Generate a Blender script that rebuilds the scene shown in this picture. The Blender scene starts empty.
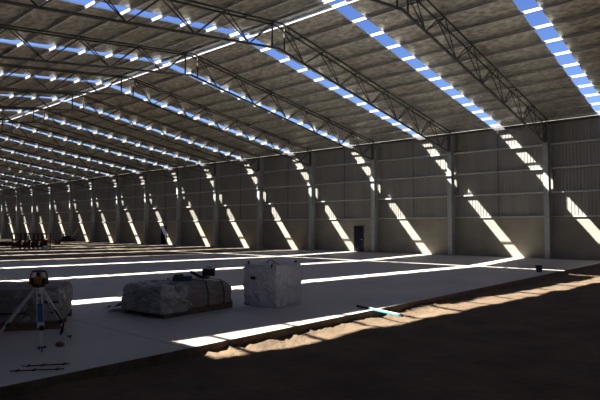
import bpy, bmesh, math, random
from mathutils import Vector, Matrix, noise
random.seed(7)
sc = bpy.context.scene
C = sc.collection

# ------------------------------------------------------------------ camera
PITCH, YAW, ROLL, FPX = 0.0575, 0.71448, 0.00461, 519.66
cd = bpy.data.cameras.new('camera'); cam = bpy.data.objects.new('camera', cd); C.objects.link(cam)
sc.camera = cam
cd.sensor_width = 36.0; cd.lens = FPX / 600 * 36; cd.clip_start = .05; cd.clip_end = 600
fw = Vector((-math.cos(PITCH)*math.sin(YAW), math.cos(PITCH)*math.cos(YAW), math.sin(PITCH)))
rt = fw.cross(Vector((0, 0, 1))).normalized(); up = rt.cross(fw)
R_ = rt*math.cos(ROLL) + up*math.sin(ROLL); U_ = up*math.cos(ROLL) - rt*math.sin(ROLL)
m = Matrix((R_, U_, -fw)).transposed().to_4x4(); m.translation = Vector((9.919, -35.866, 1.774))
cam.matrix_world = m

# ------------------------------------------------------------------ sky, sun, exposure
SUN = Vector((0.722, 0.735, -1.0)).normalized()
w = bpy.data.worlds.new('sky'); sc.world = w; w.use_nodes = True
nt = w.node_tree; bg = nt.nodes['Background']
sky = nt.nodes.new('ShaderNodeTexSky'); sky.sky_type = 'NISHITA'; sky.sun_disc = False
sky.sun_elevation = math.asin(-SUN.z); sky.sun_rotation = math.atan2(-SUN.x, -SUN.y)
sky.air_density = 1.0; sky.dust_density = .3; sky.ozone_density = 2.0
hsv = nt.nodes.new('ShaderNodeHueSaturation'); hsv.inputs['Saturation'].default_value = 1.25; hsv.inputs['Hue'].default_value = .521
nt.links.new(sky.outputs[0], hsv.inputs['Color']); nt.links.new(hsv.outputs[0], bg.inputs[0])
bg.inputs[1].default_value = .125
sl = bpy.data.lights.new('sun', 'SUN'); sl.energy = 15.0; sl.angle = math.radians(.53); sl.color = (1, .955, .87)
so = bpy.data.objects.new('sun', sl); C.objects.link(so); so.rotation_euler = SUN.to_track_quat('-Z', 'Y').to_euler()
so.location = (-30, -60, 60)
vs = sc.view_settings
vs.view_transform = 'Standard'; vs.look = 'None'; vs.exposure = 0.65; vs.gamma = 1.0; vs.use_curve_mapping = False
cy = sc.cycles
cy.max_bounces = 10; cy.diffuse_bounces = 7; cy.glossy_bounces = 4; cy.use_denoising = True
cy.sample_clamp_indirect = 6.0; cy.caustics_reflective = False; cy.caustics_refractive = False

# ------------------------------------------------------------------ materials
def mat(name, col, rough=.8, metal=0., noise_scale=None, col2=None, detail=6, bump=0., bump_scale=None, stretch=(1, 1, 1), contrast=(.35, .65), spec=.5):
    mt = bpy.data.materials.new(name); mt.use_nodes = True; n = mt.node_tree.nodes; l = mt.node_tree.links
    p = n['Principled BSDF']; p.inputs['Base Color'].default_value = (*col, 1)
    p.inputs['Roughness'].default_value = rough; p.inputs['Metallic'].default_value = metal
    p.inputs['Specular IOR Level'].default_value = spec
    tc = n.new('ShaderNodeTexCoord'); mp = n.new('ShaderNodeMapping'); l.new(tc.outputs['Object'], mp.inputs[0]); mp.inputs['Scale'].default_value = stretch
    if noise_scale:
        t = n.new('ShaderNodeTexNoise'); t.inputs['Scale'].default_value = noise_scale; t.inputs['Detail'].default_value = detail
        l.new(mp.outputs[0], t.inputs['Vector'])
        r = n.new('ShaderNodeValToRGB'); r.color_ramp.elements[0].position = contrast[0]; r.color_ramp.elements[1].position = contrast[1]
        r.color_ramp.elements[0].color = (*col, 1); r.color_ramp.elements[1].color = (*(col2 or col), 1)
        l.new(t.outputs[0], r.inputs[0]); l.new(r.outputs[0], p.inputs['Base Color'])
    if bump:
        t2 = n.new('ShaderNodeTexNoise'); t2.inputs['Scale'].default_value = bump_scale; t2.inputs['Detail'].default_value = 5
        l.new(mp.outputs[0], t2.inputs['Vector'])
        b = n.new('ShaderNodeBump'); b.inputs['Strength'].default_value = bump; b.inputs['Distance'].default_value = .05
        l.new(t2.outputs[0], b.inputs['Height']); l.new(b.outputs[0], p.inputs['Normal'])
    return mt
M = {}
M['slab'] = mat('slab_concrete', (.60, .555, .495), .5, 0, .35, (.70, .655, .59), bump=.06, bump_scale=40)
M['dirt'] = mat('dirt', (.115, .078, .046), .95, 0, 1.3, (.175, .118, .07), 8, bump=.7, bump_scale=9)
M['edge'] = mat('slab_edge_concrete', (.13, .10, .075), .95, 0, 5, (.20, .165, .13), 8, bump=.5, bump_scale=14)
M['gravel'] = mat('compacted_gravel', (.20, .155, .11), .95, 0, .9, (.27, .215, .155), 8, bump=.5, bump_scale=9)
M['panel'] = mat('precast_concrete', (.27, .248, .20), .85, 0, .8, (.34, .312, .255), bump=.05, bump_scale=20)
M['clad'] = mat('wall_sheet', (.30, .285, .255), .5, .25, .5, (.35, .335, .30), stretch=(3, 3, .3))
M['foil'] = mat('foil_blanket', (.30, .285, .255), .30, .6, 3.0, (.72, .69, .62), 10, bump=1.0, bump_scale=5.0, stretch=(1.0, 1.6, 1), contrast=(.36, .66))
M['roof'] = mat('roof_sheet', (.6, .6, .6), .5, .4)
M['galv'] = mat('galvanised_steel', (.60, .60, .58), .5, .25, 3, (.72, .72, .70))
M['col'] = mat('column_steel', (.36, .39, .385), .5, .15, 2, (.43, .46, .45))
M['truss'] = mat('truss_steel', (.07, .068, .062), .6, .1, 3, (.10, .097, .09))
M['door'] = mat('door_paint', (.014, .015, .032), .85, spec=.15)
M['black'] = mat('black_plastic', (.012, .012, .014), .5)
M['rubber'] = mat('rubber', (.02, .02, .02), .85)
M['alu'] = mat('aluminium', (.75, .76, .78), .4, .2)
M['yellow'] = mat('yellow_plastic', (.55, .33, .04), .5)
M['orange'] = mat('orange_plastic', (.5, .13, .03), .5)
M['blue'] = mat('blue_plastic', (.03, .12, .30), .5)
M['teal'] = mat('teal_plastic', (.03, .38, .42), .45)
M['white'] = mat('white_plastic', (.75, .76, .76), .5)
M['bag'] = mat('woven_white_bag', (.62, .65, .72), .7, 0, 5, (.76, .78, .82), bump=.8, bump_scale=7)
M['wrap'] = mat('plastic_wrap', (.27, .27, .29), .28, 0, 4, (.46, .47, .50), 8, bump=1.0, bump_scale=7, stretch=(1, 1, 2.2))
M['greycloth'] = mat('grey_load', (.19, .175, .165), .7, 0, 3, (.27, .25, .235), bump=.6, bump_scale=6, stretch=(1, 1, 4))
M['wood'] = mat('pallet_wood', (.16, .11, .07), .85, 0, 6, (.22, .16, .10), stretch=(1, 8, 1))
M['navy'] = mat('navy_fabric', (.02, .035, .075), .7, 0, 5, (.03, .06, .11), bump=.4, bump_scale=12)
M['rust'] = mat('rust_steel', (.085, .034, .024), .8, 0, 5, (.14, .055, .035))
M['brick'] = mat('red_stone', (.22, .085, .065), .9, 0, 12, (.28, .12, .09), bump=.5, bump_scale=20)
M['glass'] = mat('dark_lens', (.01, .01, .015), .1)

# ------------------------------------------------------------------ helpers
class MB:
    def __init__(s): s.v = []; s.f = []; s.mi = []
    def add(s, vs_, fs, mi=0):
        o = len(s.v); s.v += [tuple(v) for v in vs_]; s.f += [tuple(i+o for i in f) for f in fs]; s.mi += [mi]*len(fs); return s
    def box(s, x0, x1, y0, y1, z0, z1, mi=0):
        return s.add([(x0,y0,z0),(x1,y0,z0),(x1,y1,z0),(x0,y1,z0),(x0,y0,z1),(x1,y0,z1),(x1,y1,z1),(x0,y1,z1)],
                     [(0,3,2,1),(4,5,6,7),(0,1,5,4),(1,2,6,5),(2,3,7,6),(3,0,4,7)], mi)
    def bar(s, a, b, w_, h, mi=0, upv=(0, 0, 1)):
        a = Vector(a); b = Vector(b); d = (b-a).normalized(); u = Vector(upv)
        if abs(d.dot(u)) > .98: u = Vector((0, 1, 0))
        x = d.cross(u).normalized(); y = x.cross(d)
        c = [(-1,-1),(1,-1),(1,1),(-1,1)]
        return s.add([p + x*(i*w_/2) + y*(j*h/2) for p in (a, b) for i, j in c],
                     [(0,3,2,1),(4,5,6,7),(0,1,5,4),(1,2,6,5),(2,3,7,6),(3,0,4,7)], mi)
    def tube(s, pts, r, n=10, mi=0, cap=True):
        pts = [Vector(p) for p in pts]; rs = r if isinstance(r, (list, tuple)) else [r]*len(pts)
        vs_ = []; fs = []
        for k, p in enumerate(pts):
            d = (pts[min(k+1, len(pts)-1)] - pts[max(k-1, 0)]).normalized()
            u = Vector((0, 0, 1)) if abs(d.z) < .9 else Vector((1, 0, 0))
            x = d.cross(u).normalized(); y = x.cross(d)
            vs_ += [p + (x*math.cos(2*math.pi*i/n) + y*math.sin(2*math.pi*i/n))*rs[k] for i in range(n)]
        for k in range(len(pts)-1):
            fs += [(k*n+i, k*n+(i+1) % n, (k+1)*n+(i+1) % n, (k+1)*n+i) for i in range(n)]
        if cap: fs += [tuple(range(n)), tuple(reversed(range((len(pts)-1)*n, len(pts)*n)))]
        return s.add(vs_, fs, mi)
    def lathe(s, c, prof, n=20, mi=0):
        return s.tube([(c[0], c[1], c[2]+z) for r, z in prof], [max(r, .0005) for r, z in prof], n, mi)
    def build(s, name, mats, parent=None, smooth=False, bevel=0, world=False):
        me = bpy.data.meshes.new(name); me.from_pydata(s.v, [], s.f)
        for mm in (mats if isinstance(mats, (list, tuple)) else [mats]): me.materials.append(mm)
        for p, i in zip(me.polygons, s.mi): p.material_index = i; p.use_smooth = smooth
        bm = bmesh.new(); bm.from_mesh(me); bmesh.ops.recalc_face_normals(bm, faces=bm.faces); bm.to_mesh(me); bm.free()
        o = bpy.data.objects.new(name, me); C.objects.link(o)
        if parent: o.parent = parent
        if bevel:
            b = o.modifiers.new('bevel', 'BEVEL'); b.width = bevel; b.segments = 2; b.limit_method = 'ANGLE'
        return o
def tag(o, label, cat, group=None, kind=None):
    if label: o['label'] = label
    if cat: o['category'] = cat
    if group: o['group'] = group
    if kind: o['kind'] = kind
    return o
def thing(name, label, cat, loc=(0, 0, 0), rz=0, group=None):
    o = bpy.data.objects.new(name, None); C.objects.link(o); o.location = loc; o.rotation_euler = (0, 0, rz)
    o.empty_display_size = .2
    return tag(o, label, cat, group)
def struct(o): o['kind'] = 'structure'; return o
def dup(root, loc, rz, label, group=None):
    r = root.copy(); C.objects.link(r); r.location = loc; r.rotation_euler = (0, 0, rz); r['label'] = label
    if group: r['group'] = group
    for ch in list(root.children):
        c = ch.copy(); C.objects.link(c); c.parent = r
        for g in ch.children:
            d = g.copy(); C.objects.link(d); d.parent = c
    return r
ORD = ['rightmost', 'second', 'third', 'fourth', 'fifth', 'sixth', 'seventh', 'eighth', 'ninth', 'tenth', 'eleventh', 'twelfth',
       'thirteenth', 'fourteenth', 'fifteenth', 'sixteenth', 'seventeenth', 'eighteenth']
ORDN = ['first'] + ORD[1:]

# ------------------------------------------------------------------ main dimensions
B = 6.5; HALF = 18.71; SPAN = 2*HALF; EAVE = 8.82; SLP = .1372
XR, XL = 26.2, -117.0              # building ends
GZ = [2.66, 4.22, 5.77, 7.33]      # wall girt heights
CX = [-B*i + .17 for i in range(0, 19)]
SLAB_X = 3.49; SLAB_L = -20.5; SLAB_T = .18
def roofz(y, off=0.):
    d = -y if -y <= HALF else SPAN + y
    return EAVE + SLP*d + off
slots = [22.9, 16.3, 9.75, 3.36, -3.15, -9.05, -15.7, -22.4, -28.95, -35.4, -41.4, -48.2, -54.7, -61.3, -67.9, -74.4, -81.2, -87.4, -93.8, -100.4, -106.9, -113.4]
SW = .76                            # width of the open skylight strips
PY = [-.63 - 1.48*k for k in range(13)]
RS = .20                            # half width of the open ridge slot

# ------------------------------------------------------------------ floor slab and ground
b = MB()
n = 40
ys = [-SPAN + .2 + (SPAN-.25)*i/n for i in range(n+1)]
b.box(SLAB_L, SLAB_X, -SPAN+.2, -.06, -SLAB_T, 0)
b.mi[3] = 1  # outer edge face takes a darker, browner tone than the slab top
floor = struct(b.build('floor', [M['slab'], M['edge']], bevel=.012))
# saw cut joints show as shallow dark lines in the slab material
nt = M['slab'].node_tree; n_ = nt.nodes; l_ = nt.links
tc = n_.new('ShaderNodeTexCoord'); br = n_.new('ShaderNodeTexBrick'); br.offset = 0; br.inputs['Scale'].default_value = 1
br.inputs['Mortar Size'].default_value = .012; br.inputs['Brick Width'].default_value = 6.2; br.inputs['Row Height'].default_value = 6.2
br.inputs['Color1'].default_value = br.inputs['Color2'].default_value = (1, 1, 1, 1); br.inputs['Mortar'].default_value = (.35, .33, .31, 1)
mx = n_.new('ShaderNodeMix'); mx.data_type = 'RGBA'; mx.blend_type = 'MULTIPLY'; mx.inputs[0].default_value = 1
pb = n_['Principled BSDF']; src = pb.inputs['Base Color'].links[0].from_socket
l_.new(tc.outputs['Object'], br.inputs['Vector']); l_.new(src, mx.inputs[6]); l_.new(br.outputs['Color'], mx.inputs[7]); l_.new(mx.outputs[2], pb.inputs['Base Color'])

def grid(x0, x1, y0, y1, nx, ny, zf):
    vs_ = []; fs = []
    for j in range(ny+1):
        for i in range(nx+1):
            x = x0 + (x1-x0)*i/nx; y = y0 + (y1-y0)*j/ny
            vs_.append((x, y, zf(x, y)))
    for j in range(ny):
        for i in range(nx):
            a = j*(nx+1)+i; fs.append((a, a+1, a+nx+2, a+nx+1))
    return vs_, fs
def dz(x, y):
    q = Vector((x*.9, y*.9, 0)); q2 = Vector((x*5, y*2.2, 3)); q3 = Vector((x*11, y*11, 7))
    z = -.185 + .045*noise.noise(q) + .018*noise.noise(q2) + .012*noise.noise(q3)
    e = math.exp(-((x-SLAB_X)/.30)**2)                       # loose spoil against the slab edge
    z += e*(.05 + .05*noise.noise(Vector((x*4, y*2.2, 11))) + .05*noise.noise(Vector((x*9, y*7, 4))))
    z = min(z, -.03 if x < SLAB_X+.1 else .05)
    h = math.exp(-((x-5.6)/1.6)**2 - ((y+4.6)/1.8)**2)       # low heap near the wall on the right
    z += h*(.30 + .22*noise.noise(Vector((x*1.3, y*1.3, 5))))
    return z
b = MB(); b.add(*grid(SLAB_X-.05, 12.0, -SPAN+.1, -.05, 130, 520, dz))
b.add(*grid(12.0, XR, -SPAN+.1, -.05, 40, 120, lambda x, y: dz(x, y)))
ground = struct(b.build('ground', M['dirt'], smooth=True))
b = MB(); b.add(*grid(XL, SLAB_L+.1, -SPAN+.1, -.05, 200, 90, lambda x, y: -.035 + .02*noise.noise(Vector((x*.6, y*.6, 0)))))
struct(b.build('ground', M['gravel'], smooth=True))

# ------------------------------------------------------------------ walls
b = MB()
y0 = -.02
xs = [XL] + [c for c in reversed([CX[0] + B*3, CX[0]+B*2, CX[0]+B] + CX) if c > XL] + [XR]
for a, c in zip(xs[:-1], xs[1:]):      # precast panels butt at the column lines with an open joint
    b.box(a+.008, c-.008, -.05, .12, -.3, GZ[0]-.02)
b.box(XL, XR, .02, .11, -.3, GZ[0]-.05)
wall = struct(b.build('wall_right', M['panel']))
# ribbed sheet above the panels
b = MB(); rib = .2; vs_ = []; x = XL
prof = []
while x < XR:
    prof += [(x, .0), (x+.145, .0), (x+.160, -.03), (x+.185, -.03)]
    x += rib
for z in (GZ[0]-.1, EAVE+.15): vs_ += [(px, .08+py, z) for px, py in prof]
k = len(prof); fs = [(i, i+1, k+i+1, k+i) for i in range(k-1)]
b.add(vs_, fs)
cl = b.build('cladding', M['clad'], wall)
# other long wall and both gable ends (behind and beside the camera, they keep the light out)
b = MB(); b.box(XL, XR, -SPAN-.1, -SPAN, -.3, EAVE+.15); struct(b.build('wall_left', M['clad']))
for nm, x0, x1 in (('wall_end', XL-.1, XL), ('wall_front', XR, XR+.1)):
    b = MB(); pr = [(-SPAN-.1, -.3), (.12, -.3), (.12, EAVE+.15), (-HALF, roofz(-HALF, .15)), (-SPAN-.1, EAVE+.15)]
    vs_ = [(x0, y, z) for y, z in pr] + [(x1, y, z) for y, z in pr]
    b.add(vs_, [(0,1,2,3,4), (9,8,7,6,5)] + [(i, (i+1) % 5, 5+(i+1) % 5, 5+i) for i in range(5)])
    struct(b.build(nm, M['clad']))

# ------------------------------------------------------------------ ceiling: roof sheets over a sagging foil blanket, open strips between
sl_ = sorted(slots)
edges = []; a = XL
for s_ in sl_: edges.append((a, s_-SW/2)); a = s_+SW/2
edges.append((a, XR))
b = MB()
def foilz(x, y, x0, x1):
    z = roofz(y, .15)
    d = -y if -y <= HALF else SPAN + y
    t = ((d - .63)/1.48) % 1.0
    sag = math.sin(math.pi*t)
    z -= .035*sag*(.7+.6*noise.noise(Vector((x*.7, y*.35, 2)))) + .018*abs(noise.noise(Vector((x*2.0, y*3.1, 9))))*sag
    z -= .02*math.exp(-(((x-x0) % 1.37 - .68)/.10)**2)*sag
    return z
for x0, x1 in edges:
    nx = max(2, int((x1-x0)/.2))
    near = x1 > -45
    for ya, yb in ((-HALF+RS, 0.0), (-SPAN, -HALF-RS)):
        nyy = 130 if near else 52
        vs1, f1 = grid(x0, x1, ya, yb, nx if near else 6, nyy, lambda x, y: foilz(x, y, x0, x1))
        b.add(vs1, f1, 0)
        b.add([(x0, ya, roofz(ya, .21)), (x1, ya, roofz(ya, .21)), (x1, yb, roofz(yb, .21)), (x0, yb, roofz(yb, .21))], [(0, 1, 2, 3)], 1)
        for xx in (x0, x1):            # closing folds along the strips
            b.add([(xx, ya, roofz(ya, .14)), (xx, yb, roofz(yb, .14)), (xx, yb, roofz(yb, .21)), (xx, ya, roofz(ya, .21))], [(0, 1, 2, 3)], 1)
ceiling = struct(b.build('ceiling', [M['foil'], M['roof']], smooth=False))
for p in ceiling.data.polygons: p.use_smooth = p.material_index == 0

# ------------------------------------------------------------------ purlins: cold formed Z sections running the length of the shed
def zsec(y, z, h=.17):
    # pressed section with a recessed middle band; outer faces at y-.022, recess at y+.02
    bb = MB(); x0, x1 = XL+.02, XR-.02
    pr = [(.05, z), (-.022, z), (-.022, z-h*.30), (.035, z-h*.36), (.035, z-h+h*.36), (-.022, z-h+h*.30), (-.022, z-h), (.05, z-h)]
    n = len(pr); vs_ = [(x0, y+a, c) for a, c in pr] + [(x1, y+a, c) for a, c in pr]
    bb.add(vs_, [(i, (i+1) % n, n+(i+1) % n, n+i) for i in range(n)] + [tuple(range(n)), tuple(range(2*n-1, n-1, -1))])
    return bb
for k, y in enumerate(PY):
    o = zsec(y, roofz(y, .108), .15 if k == 12 else .12).build('roof_purlin', M['galv'])
    lab = ('galvanised purlin along the ridge slot, on the slope towards the far wall' if k == 12 else
           f'long galvanised roof purlin, {ORDN[k]} row up from the far wall')
    tag(o, lab, 'purlin', 'purlins on the far roof slope')
for k in range(12, -1, -1):
    y = -SPAN - PY[k]
    o = zsec(y, roofz(y, .108), .15 if k == 12 else .12).build('roof_purlin', M['galv'])
    lab = ('galvanised purlin along the ridge slot, on the slope nearer the camera' if k == 12 else
           f'long galvanised roof purlin on the near slope, {ORDN[12-k]} row down from the ridge purlin')
    tag(o, lab, 'purlin', 'purlins on the near roof slope')
# wall girts and the eave strut
GN = ['lowest', 'second lowest', 'third lowest', 'highest']
for k, z in enumerate(GZ):
    b = MB(); b.box(XL+.02, XR-.02, -.145, -.135, z, z+.09 if k else z+.10)
    b.box(XL+.02, XR-.02, -.145, .04, z+.085, z+.097); b.box(XL+.02, XR-.02, -.145, .03, z-.0, z+.012)
    o = b.build('wall_girt', M['galv'])
    tag(o, f'horizontal steel girt along the far wall, {GN[k]} of the four rows', 'girt', 'wall girts')
b = MB(); b.box(XL+.02, XR-.02, -.20, -.19, EAVE-.1, EAVE+.05); b.box(XL+.02, XR-.02, -.19, -.02, EAVE+.04, EAVE+.05); b.box(XL+.02, XR-.02, -.19, -.12, EAVE-.1, EAVE-.09)
tag(b.build('eave_strut', M['truss']), 'long steel eave strut where the roof meets the far wall', 'beam')
b = MB()
for i in range(0, 9):
    xm = (CX[i]+CX[i+1])/2
    bb = MB()
    for z0, z1 in zip(GZ, GZ[1:] + [EAVE-.2]): bb.bar((0, 0, z0+.1), (0, 0, z1), .035, .035)
    o = bb.build('girt_bridging', M['truss']); o.location = (xm, -.11, 0)
    tag(o, f'thin vertical girt rod left of the {ORD[i]} wall column' + ('' if i == 0 else ' counted from the right'), 'rod', 'girt bridging rods')

# ------------------------------------------------------------------ columns
def make_column():
    t = thing('steel_column', '', 'column')
    H = EAVE - .12; hw = .15; yf = -.80; yb = -.25
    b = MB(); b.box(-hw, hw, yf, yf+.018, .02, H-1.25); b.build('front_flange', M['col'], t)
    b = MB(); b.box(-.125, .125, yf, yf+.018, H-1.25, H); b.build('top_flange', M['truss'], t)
    b = MB(); b.box(-hw, hw, yb-.018, yb, .02, H); b.build('rear_flange', M['col'], t)
    b = MB(); b.box(-.007, .007, yf+.018, yb-.018, .02, H)
    for z in (GZ[3]-.05, GZ[3]+.3): b.box(-hw+.01, hw-.01, yf+.018, yb-.018, z, z+.015)
    b.build('web', M['col'], t)
    b = MB(); b.box(-.22, .22, yf-.08, yb+.08, -.01, .02)
    for sx in (-.18, .18):
        for sy in (yf-.04, yb+.04): b.lathe((sx, sy, .02), [(.018, 0), (.018, .03), (.008, .03), (.008, .06)], 6)
    b.build('base_plate', M['galv'], t)
    b = MB()
    for z in GZ: b.box(-.09, .09, yb, yb+.10, z-.02, z+.12)
    b.build('girt_cleat', M['truss'], t)
    return t
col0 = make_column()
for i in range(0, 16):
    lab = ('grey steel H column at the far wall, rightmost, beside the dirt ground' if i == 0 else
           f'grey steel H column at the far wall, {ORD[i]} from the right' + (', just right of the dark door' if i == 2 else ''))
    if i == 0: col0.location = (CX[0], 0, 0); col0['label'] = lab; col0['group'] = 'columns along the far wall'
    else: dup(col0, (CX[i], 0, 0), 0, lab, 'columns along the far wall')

# ------------------------------------------------------------------ trusses
def make_truss():
    t = thing('roof_truss', '', 'truss')
    def topz(y): return roofz(y, -.095)
    def botz(y):
        d = -y if -y <= HALF else SPAN+y
        return 7.36 + (10.16-7.36)*(d-.35)/(HALF-.35)
    for sg in (1, -1):
        f = (lambda y: y) if sg == 1 else (lambda y: -SPAN-y)
        b = MB()
        for dx in (-.18, .18): b.bar((dx, f(-.8), topz(f(-.8))), (dx, -HALF, topz(-HALF)), .045, .07)
        b.build('top_chord', M['truss'], t)
        b = MB(); b.bar((0, f(-.8), botz(f(-.8))), (0, -HALF, botz(-HALF)), .085, .085); b.build('bottom_chord', M['truss'], t)
        ty = [-.8] + [PY[k] for k in range(2, 12, 2)] + [-18.3]
        nodes = []
        for k, y in enumerate(ty):
            nodes.append((y, 't'))
            if k+1 < len(ty): nodes.append(((y+ty[k+1])/2, 'b'))
        for (ya, ka), (yb, kb) in zip(nodes[:-1], nodes[1:]):
            for dx in (-.18, .18):
                a = (dx if ka == 't' else 0, f(ya), (topz if ka == 't' else botz)(f(ya))); c = (dx if kb == 't' else 0, f(yb), (topz if kb == 't' else botz)(f(yb)))
                MB().bar(a, c, .038, .038).build('diagonal_brace', M['truss'], t)
        for y in ty: MB().bar((-.18, f(y), topz(f(y))), (.18, f(y), topz(f(y))), .045, .045).build('batten', M['truss'], t)
        MB().bar((0, f(-18.3), topz(f(-18.3))), (0, f(-18.3), botz(f(-18.3))), .06, .06).build('king_post', M['truss'], t)
    return t
tr0 = make_truss()
for i in range(0, 18):
    lab = f'dark steel lattice roof truss meeting the {ORD[i]} wall column' + ('' if i == 0 else ' from the right')
    if i == 0: tr0.location = (CX[0], 0, 0); tr0['label'] = lab; tr0['group'] = 'roof trusses'
    else: dup(tr0, (CX[i], 0, 0), 0, lab, 'roof trusses')

# ------------------------------------------------------------------ doors in the far wall
for nme, x0, x1, h in (('door_1', -15.15, -14.15, 2.16), ('door_2', -42.85, -41.75, 2.2)):
    b = MB(); b.box(x0+.06, x1-.06, -.10, -.052, .02, h-.06)
    d = struct(b.build(nme, M['door'], bevel=.004))
    b = MB(); b.box(x0, x0+.06, -.13, -.05, 0, h); b.box(x1-.06, x1, -.13, -.05, 0, h); b.box(x0+.06, x1-.06, -.13, -.05, h-.06, h)
    b.build('door_frame', M['truss'], d)
    b = MB(); b.tube([(x1-.14, -.10, 1.02), (x1-.14, -.15, 1.02), (x1-.26, -.15, 1.02)], .01, 8); b.build('door_handle', M['alu'], d)

# ------------------------------------------------------------------ white bulk bag on the slab
def bulge_box(w_, d_, h, nx, ny, nz, bul, amp, freq, seed, rtop=.0):
    bm = bmesh.new(); bmesh.ops.create_cube(bm, size=1)
    bmesh.ops.subdivide_edges(bm, edges=bm.edges, cuts=nx, use_grid_fill=True)
    for v in bm.verts:
        x, y, z = v.co.x*2, v.co.y*2, v.co.z*2
        # round the upright corners a little
        kx = 1 - .06*abs(y)**6 - .0; ky = 1 - .06*abs(x)**6
        bz = 1 - z*z
        px = x*w_/2*kx*(1 + bul*bz); py = y*d_/2*ky*(1 + bul*bz); pz = (z+1)/2*h
        tp = max(0, z); px *= 1 - rtop*tp**3; py *= 1 - rtop*tp**3
        nv = Vector((px*freq, py*freq, pz*freq + seed))
        dn = Vector((noise.noise(nv), noise.noise(nv + Vector((9, 0, 0))), noise.noise(nv + Vector((0, 9, 0)))))*amp
        dn2 = Vector((noise.noise(nv*2.7), noise.noise(nv*2.7 + Vector((5, 0, 0))), .6*noise.noise(nv*2.7 + Vector((0, 5, 0)))))*amp*.45
        co = Vector((px, py, pz)) + dn + dn2
        if z < -.7: co.z = max(co.z, .0) * max(0, (z+1)/.3) 
        v.co = co
    return bm
def bm_obj(bm, name, mt, parent=None, smooth=True):
    me = bpy.data.meshes.new(name); bmesh.ops.recalc_face_normals(bm, faces=bm.faces); bm.to_mesh(me); bm.free(); me.materials.append(mt)
    for p in me.polygons: p.use_smooth = smooth
    o = bpy.data.objects.new(name, me); C.objects.link(o)
    if parent: o.parent = parent
    return o
t = thing('bulk_bag', 'big white woven bulk bag standing full on the concrete slab', 'bag', (1.20, -26.80, .0), math.radians(6))
bm_obj(bulge_box(1.0, 1.02, .97, 44, 44, 44, .035, .055, 4.2, 3.3), 'bag_body', M['bag'], t)
for sx, sy in ((-.40, -.42), (.40, -.42), (.38, .40), (-.38, .40)):
    b = MB(); ax = Vector((-sy, sx, 0)).normalized()*.10
    pts = [Vector((sx, sy, .84)) - ax, Vector((sx, sy, .98)) - ax*.8, Vector((sx*1.02, sy*1.02, 1.03)), Vector((sx, sy, .98)) + ax*.8, Vector((sx, sy, .84)) + ax]
    for a, c in zip(pts[:-1], pts[1:]): b.bar(a, c, .04, .012)
    b.build('lifting_loop', M['black'], t)
b = MB()
b.bar((-.50, -.50, .86), (.50, -.50, .86), .02, .035); b.bar((.515, -.50, .86), (.515, .50, .86), .02, .035)
b.build('seam_band', M['bag'], t)
b = MB(); b.box(-.20, -.10, -.585, -.50, .62, .68); b.build('tag_patch', M['black'], t)

# ------------------------------------------------------------------ wrapped pallets
def pallet(parent, L, W_, mt):
    b = MB()
    for i in range(9):
        y = -L/2 + (L-.12)*i/8; b.box(-W_/2, W_/2, y, y+.12, .115, .14)
    b.build('deck_boards', mt, parent)
    for x in (-W_/2+.06, 0, W_/2-.06):
        b = MB(); b.box(x-.05, x+.05, -L/2, L/2, .0, .115); b.build('bearer', mt, parent)
t = thing('wrapped_pallet', 'low pallet load under crumpled clear plastic, left of the white bulk bag', 'pallet load', (.36, -28.85, 0), math.radians(4))
pallet(t, 1.95, 1.30, M['wood'])
ld = bm_obj(bulge_box(1.30, 1.95, .49, 36, 36, 36, .03, .045, 3.0, 8.1, .15), 'wrapped_load', M['greycloth'], t); ld.location.z = .13
# crumpled film hugging the left end of the load and trailing on the slab
bm = bulge_box(1.34, .82, .54, 44, 44, 44, .03, .05, 6.5, 21.0, .13); wp = bm_obj(bm, 'plastic_film', M['wrap'], t); wp.location = (0, -.64, .09)
b = MB()
vs_, fs = grid(-1.30, -.50, -1.05, -.35, 16, 14, lambda x, y: .05 + .20*max(0, (x+1.35)/.8)**1.5 + .05*noise.noise(Vector((x*6, y*6, 1))))
b.add(vs_, fs); b.build('film_tail', M['wrap'], t, smooth=True)
for y in (.15, .62):
    b = MB(); pts = [(-.72, y, .14), (-.72, y, .42), (-.62, y, .655), (0, y, .685), (.62, y, .655), (.72, y, .42), (.72, y, .14)]
    for a, c in zip(pts[:-1], pts[1:]): b.bar(a, c, .008, .03, upv=(0, 1, 0))
    b.build('strap', M['black'], t)
# dark gable end flap
b = MB(); b.add([(-.58,.98,.14),(.58,.98,.14),(.46,.84,.58),(-.46,.84,.58),(-.58,1.02,.14),(.58,1.02,.14),(.46,.88,.58),(-.46,.88,.58)],[(0,1,2,3),(7,6,5,4),(0,4,5,1),(1,5,6,2),(2,6,7,3),(3,7,4,0)]); b.build('end_sheet', M['black'], t)
ZT = .69
b = MB(); b.box(-.20, .20, -.13, .13, 0, .10); b.box(-.18, .02, -.11, .11, .10, .135)
o = b.build('folded_cloth', M['navy'], bevel=.025); o.location = (.62, -29.0, ZT-.02); o.rotation_euler = (0, 0, .9)
tag(o, 'dark blue folded cloth bundle lying on top of the plastic wrapped pallet load', 'cloth')
b = MB(); b.tube([(-.17, 0, .16), (-.08, 0, .12), (.03, 0, .06), (.14, 0, .035), (.26, 0, .03)], [.03, .034, .034, .03, .02], 10)
o = b.build('black_hose', M['black'], smooth=True); o.location = (.45, -28.45, ZT-.03); o.rotation_euler = (0, 0, .7)
tag(o, 'short black bent hose lying on the wrapped pallet between blue cloth and black case', 'hose')
t2 = thing('tool_case', 'small black case standing on the right end of the wrapped pallet load', 'case', (.40, -28.1, ZT+.012), .75)
MB().box(-.14, .14, -.09, .09, 0, .17).build('case_body', M['black'], t2, bevel=.015)
b = MB(); b.tube([(-.05, 0, .165), (-.05, 0, .20), (.05, 0, .20), (.05, 0, .165)], .01, 8); b.build('handle', M['rubber'], t2)

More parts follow.
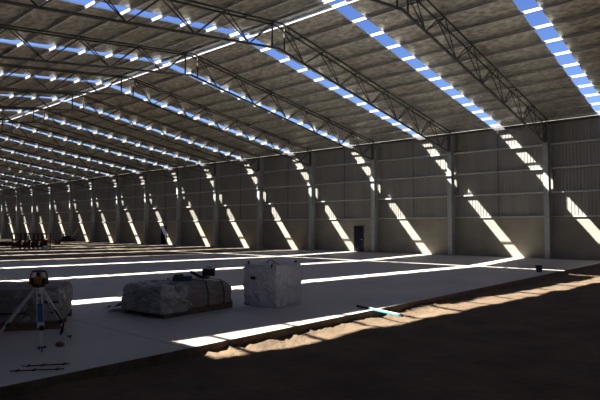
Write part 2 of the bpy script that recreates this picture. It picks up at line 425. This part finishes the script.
t = thing('wrapped_pallet', 'grey plastic wrapped pallet load behind the tripod, at the left edge', 'pallet load', (-.61, -32.07, 0), math.radians(-33))
pallet(t, 2.1, 1.5, M['wood'])
ld = bm_obj(bulge_box(1.5, 2.1, .58, 30, 30, 30, .03, .04, 2.4, 14.7, .04), 'wrapped_load', M['greycloth'], t); ld.location.z = .13
bm = bulge_box(1.53, .9, .50, 40, 40, 40, .02, .035, 6.5, 31.0, .04); wp = bm_obj(bm, 'plastic_film', M['wrap'], t); wp.location = (0, .60, .16)
b = MB()
for z in (.30, .48):
    b.bar((.775, -1.03, z), (.775, 1.02, z), .01, .03)
b.build('strap', M['black'], t)

# ------------------------------------------------------------------ rotating laser on its tripod
HX, HY, HZ = 1.63, -32.42, .87
feet = [(2.13, -32.55), (1.57, -31.86), (1.08, -32.88)]
t = thing('survey_tripod', 'aluminium survey tripod standing on the slab, legs spread, at left', 'tripod', (HX, HY, 0))
b = MB(); b.lathe((0, 0, HZ-.03), [(.085, 0), (.085, .028), (.05, .028), (.05, .04)], 24); b.lathe((0, 0, HZ-.09), [(.035, 0), (.035, .06)], 16)
b.build('head_plate', M['alu'], t)
for k, (fx, fy) in enumerate(feet):
    f = Vector((fx-HX, fy-HY, 0)); d = f.normalized(); top = Vector((d.x*.075, d.y*.075, HZ-.04))
    tg = Vector((-d.y, d.x, 0))
    mid = top.lerp(f, .62)
    b = MB()
    for s in (-1, 1): b.bar(top + tg*.034*s, mid + tg*.036*s, .024, .026)
    for q in (.12, .55): p = top.lerp(f, q); b.bar(p - tg*.035, p + tg*.035, .02, .02)
    lg = b.build('leg', M['alu'], t)
    b = MB(); b.bar(top.lerp(f, .35), top.lerp(f, .97), .045, .024); b.build('lower_leg', M['alu'], lg)
    b = MB(); p = top.lerp(f, .62); b.bar(p + Vector((0, 0, .035)), p - Vector((0, 0, .03)), .085, .05); b.tube([p + d*.02, p + d*.07], .014, 8)
    b.build('clamp', M['black'] if k else M['rubber'], lg)
    b = MB(); p = top.lerp(f, .93); b.tube([p, Vector((f.x, f.y, .0))], [.022, .006], 8); b.bar(p - tg*.05, p + tg*.05, .02, .03); b.build('foot_spike', M['black'], lg)
    if k == 0:
        b = MB(); b.bar(top.lerp(f, .22) + d*.018, top.lerp(f, .52) + d*.018, .075, .012, upv=(d.x, d.y, 0)); b.build('blue_sleeve', M['blue'], lg)
    if k == 1:
        b = MB(); p = top.lerp(f, .25); q = top.lerp(f, .66); e = Vector((.03, .0, 0))
        b.tube([p, p.lerp(q, .5) + e*2 - Vector((0, 0, .02)), q + e*2.2, q + e - Vector((0, 0, .14)), q + tg*.03 - Vector((0, 0, .2)), q - Vector((0, 0, .06))], .013, 8)
        b.build('carry_strap', M['black'], lg, smooth=True)
t = thing('rotary_laser_level', 'yellow and black rotating laser level mounted on top of the tripod', 'laser level', (HX, HY, HZ+.01), .6)
b = MB(); b.lathe((0, 0, 0), [(.06, 0), (.085, .01), (.09, .03), (.085, .05), (.055, .06)], 24); b.build('base', M['black'], t, smooth=False)
b = MB(); b.lathe((0, 0, .055), [(.06, 0), (.075, .02), (.072, .07), (.05, .10), (.045, .115)], 24); b.build('body', M['yellow'], t)
b = MB(); b.lathe((0, 0, .165), [(.03, 0), (.034, .01), (.034, .045), (.028, .055)], 20); b.build('rotor', M['glass'], t)
b = MB()
for s in range(4):
    a = math.pi/4 + s*math.pi/2; c, s_ = math.cos(a), math.sin(a)
    b.tube([(c*.085, s_*.085, .03), (c*.115, s_*.115, .07), (c*.115, s_*.115, .18), (c*.09, s_*.09, .235)], .013, 8)
b.build('roll_cage', M['orange'], t, smooth=True)
b = MB(); b.lathe((0, 0, .228), [(.07, 0), (.102, .004), (.105, .018), (.08, .028), (.03, .034)], 24); b.build('top_cap', M['black'], t)
for s in (-1, 1): MB().box(min(s*.135, s*.08), max(s*.135, s*.08), -.05, .05, .045, .14).build('side_grip', M['black'], t, bevel=.01)

# ------------------------------------------------------------------ small things on the slab
bm = bmesh.new(); bmesh.ops.create_icosphere(bm, subdivisions=3, radius=1)
for v in bm.verts:
    v.co = Vector((v.co.x*.075, v.co.y*.055, v.co.z*.04)); v.co += v.co.normalized()*.012*noise.noise(v.co*30); v.co.z = max(v.co.z, -.03)
o = bm_obj(bm, 'stone', M['brick']); o.location = (1.97, -32.22, .031)
tag(o, 'reddish brown stone lying on the slab in front of the tripod', 'stone')
for k, (a, c, lab) in enumerate((((2.80, -33.08), (3.13, -32.62), 'thin dark steel stake on the slab near its edge, the one nearer the tripod'),
                                 ((2.93, -33.27), (3.32, -32.78), 'thin dark steel stake on the slab, the one nearer the slab edge'))):
    a = Vector((*a, .014)); c = Vector((*c, .014)); d = c-a; L = d.length; rz = math.atan2(d.y, d.x)
    t = thing('steel_stake', lab, 'stake', tuple(a), rz, 'stakes lying on the slab')
    b = MB(); b.tube([(0, 0, 0), (L*.5, .004, .001), (L, 0, 0)], [.007, .008, .008], 8); b.build('rod', M['rust'], t)
    for q in (.12, .42, .86): MB().tube([(L*q, -.02, 0), (L*q+.02, .02, .004)], [.012, .014], 6).build('wire_tie', M['black'], t)
# pole lying over the slab edge
a = Vector((3.00, -25.86, .028)); c = Vector((4.20, -25.98, -.04)); d = c-a
t = thing('pole_tool', 'long teal and white pole with black grip lying across the slab edge', 'tool', tuple(a))
MB().tube([(0, 0, 0), d*.28], [.03, .026], 10).build('grip', M['black'], t)
b = MB(); b.tube([d*.28, d*1.05], .026, 10); b.build('shaft', M['teal'], t)
b = MB(); b.bar(d*.28 + Vector((0, 0, .026)), d*1.05 + Vector((0, 0, .026)), .038, .012); b.build('white_strip', M['white'], t)
# bucket at the far right of the slab
t = thing('bucket', 'small dark blue bucket on the slab near the far right column', 'bucket', (2.9, -11.9, 0))
b = MB(); b.lathe((0, 0, 0), [(.115, 0), (.15, .27), (.16, .27), (.16, .285), (.14, .285), (.105, .02)], 20); b.build('body', M['navy'], t)
b = MB(); b.tube([(-.15, 0, .26), (-.13, .05, .32), (0, .08, .36), (.13, .05, .32), (.15, 0, .26)], .008, 6); b.build('handle', M['alu'], t)

# ------------------------------------------------------------------ far left: rusty frames, beams, small machine
def stillage():
    t = thing('steel_stillage', '', 'storage frame')
    for sx in (-.33, .33):
        for sy in (-.4, .4): MB().box(sx-.035, sx+.035, sy-.035, sy+.035, 0, 1.4).build('post', M['rust'], t)
    for z in (.18, .75, 1.34):
        b = MB()
        for sy in (-.4, .4): b.box(-.33, .33, sy-.025, sy+.025, z, z+.06)
        for sx in (-.33, .33): b.box(sx-.025, sx+.025, -.4, .4, z, z+.06)
        b.build('rail', M['rust'], t)
    MB().box(-.33, .33, -.4, .4, .24, .27).build('deck', M['rust'], t)
    b = MB()
    for q in range(3): b.box(-.29+q*.2, -.25+q*.2, -.3, .3, .27, .5+.35*random.random())
    b.build('bars', M['rust'], t)
    return t
names = ['leftmost', 'second from the left', 'second from the right', 'rightmost']
st0 = stillage()
ux, uy = math.cos(YAW), math.sin(YAW)
for k in range(4):
    s = (k-1.5)*.78; loc = (-38.95 + ux*s, -16.3 + uy*s, -.03); lab = f'rusty red steel storage frame of bars far left, {names[k]} of four'
    if k == 0: st0.location = loc; st0.rotation_euler = (0, 0, YAW); st0['label'] = lab; st0['group'] = 'rusty storage frames'
    else: dup(st0, loc, YAW, lab, 'rusty storage frames')
bm = bulge_box(.45, .35, .30, 8, 8, 8, .08, .04, 4, 2.0, .1)
o = bm_obj(bm, 'white_sack', M['white']); o.location = (-36.9, -15.9, -.03); tag(o, 'small white sack on the ground in front of the rusty storage frames', 'sack')
def beam(loc, rz, L, lab, grp):
    b = MB(); b.box(-L/2, L/2, -.09, .09, 0, .015); b.box(-L/2, L/2, -.09, .09, .185, .2); b.box(-L/2, L/2, -.006, .006, .015, .185)
    o = b.build('steel_beam', M['rust']); o.location = loc; o.rotation_euler = (0, 0, rz); tag(o, lab, 'beam', grp)
for j, zz in enumerate((0, .2)):
    lv = ['bottom', 'top'][j]
    beam((-50.5, -15.2, -.03+zz), YAW, 3.6, f'red primed steel beam, {lv} of the stack at the left edge beyond the rusty frames', 'red beams at the left edge')
    beam((-53.3, -8.3, -.03+zz), YAW, 2.2, f'red primed steel beam, {lv} of the stack between the rusty frames and the small machine', 'red beams by the small machine')
t = thing('site_machine', 'small dark tracked machine with raised pale arm by the far wall at left', 'machine', (-59.5, -3.4, -.03), YAW)
for sy in (-.45, .45):
    b = MB(); b.box(-.75, .75, sy-.14, sy+.14, .06, .38); b.tube([(-.75, sy-.14, .22), (-.75, sy+.14, .22)], .17, 12); b.tube([(.75, sy-.14, .22), (.75, sy+.14, .22)], .17, 12)
    b.build('track', M['rubber'], t)
MB().box(-.6, .55, -.42, .42, .38, .85).build('body', M['black'], t, bevel=.05)
b = MB()
for sx in (-.5, .1):
    for sy in (-.36, .36): b.bar((sx, sy, .85), (sx, sy, 1.5), .05, .05)
b.box(-.55, .15, -.4, .4, 1.5, 1.55); b.build('canopy', M['black'], t)
b = MB(); b.bar((.5, 0, .7), (.95, 0, 1.15), .12, .14); b.bar((.95, 0, 1.15), (1.25, 0, 1.75), .10, .12); b.build('arm', M['white'], t)
b = MB(); b.box(-.85, -.6, -.2, .2, .75, 1.0); b.build('counterweight', M['white'], t)
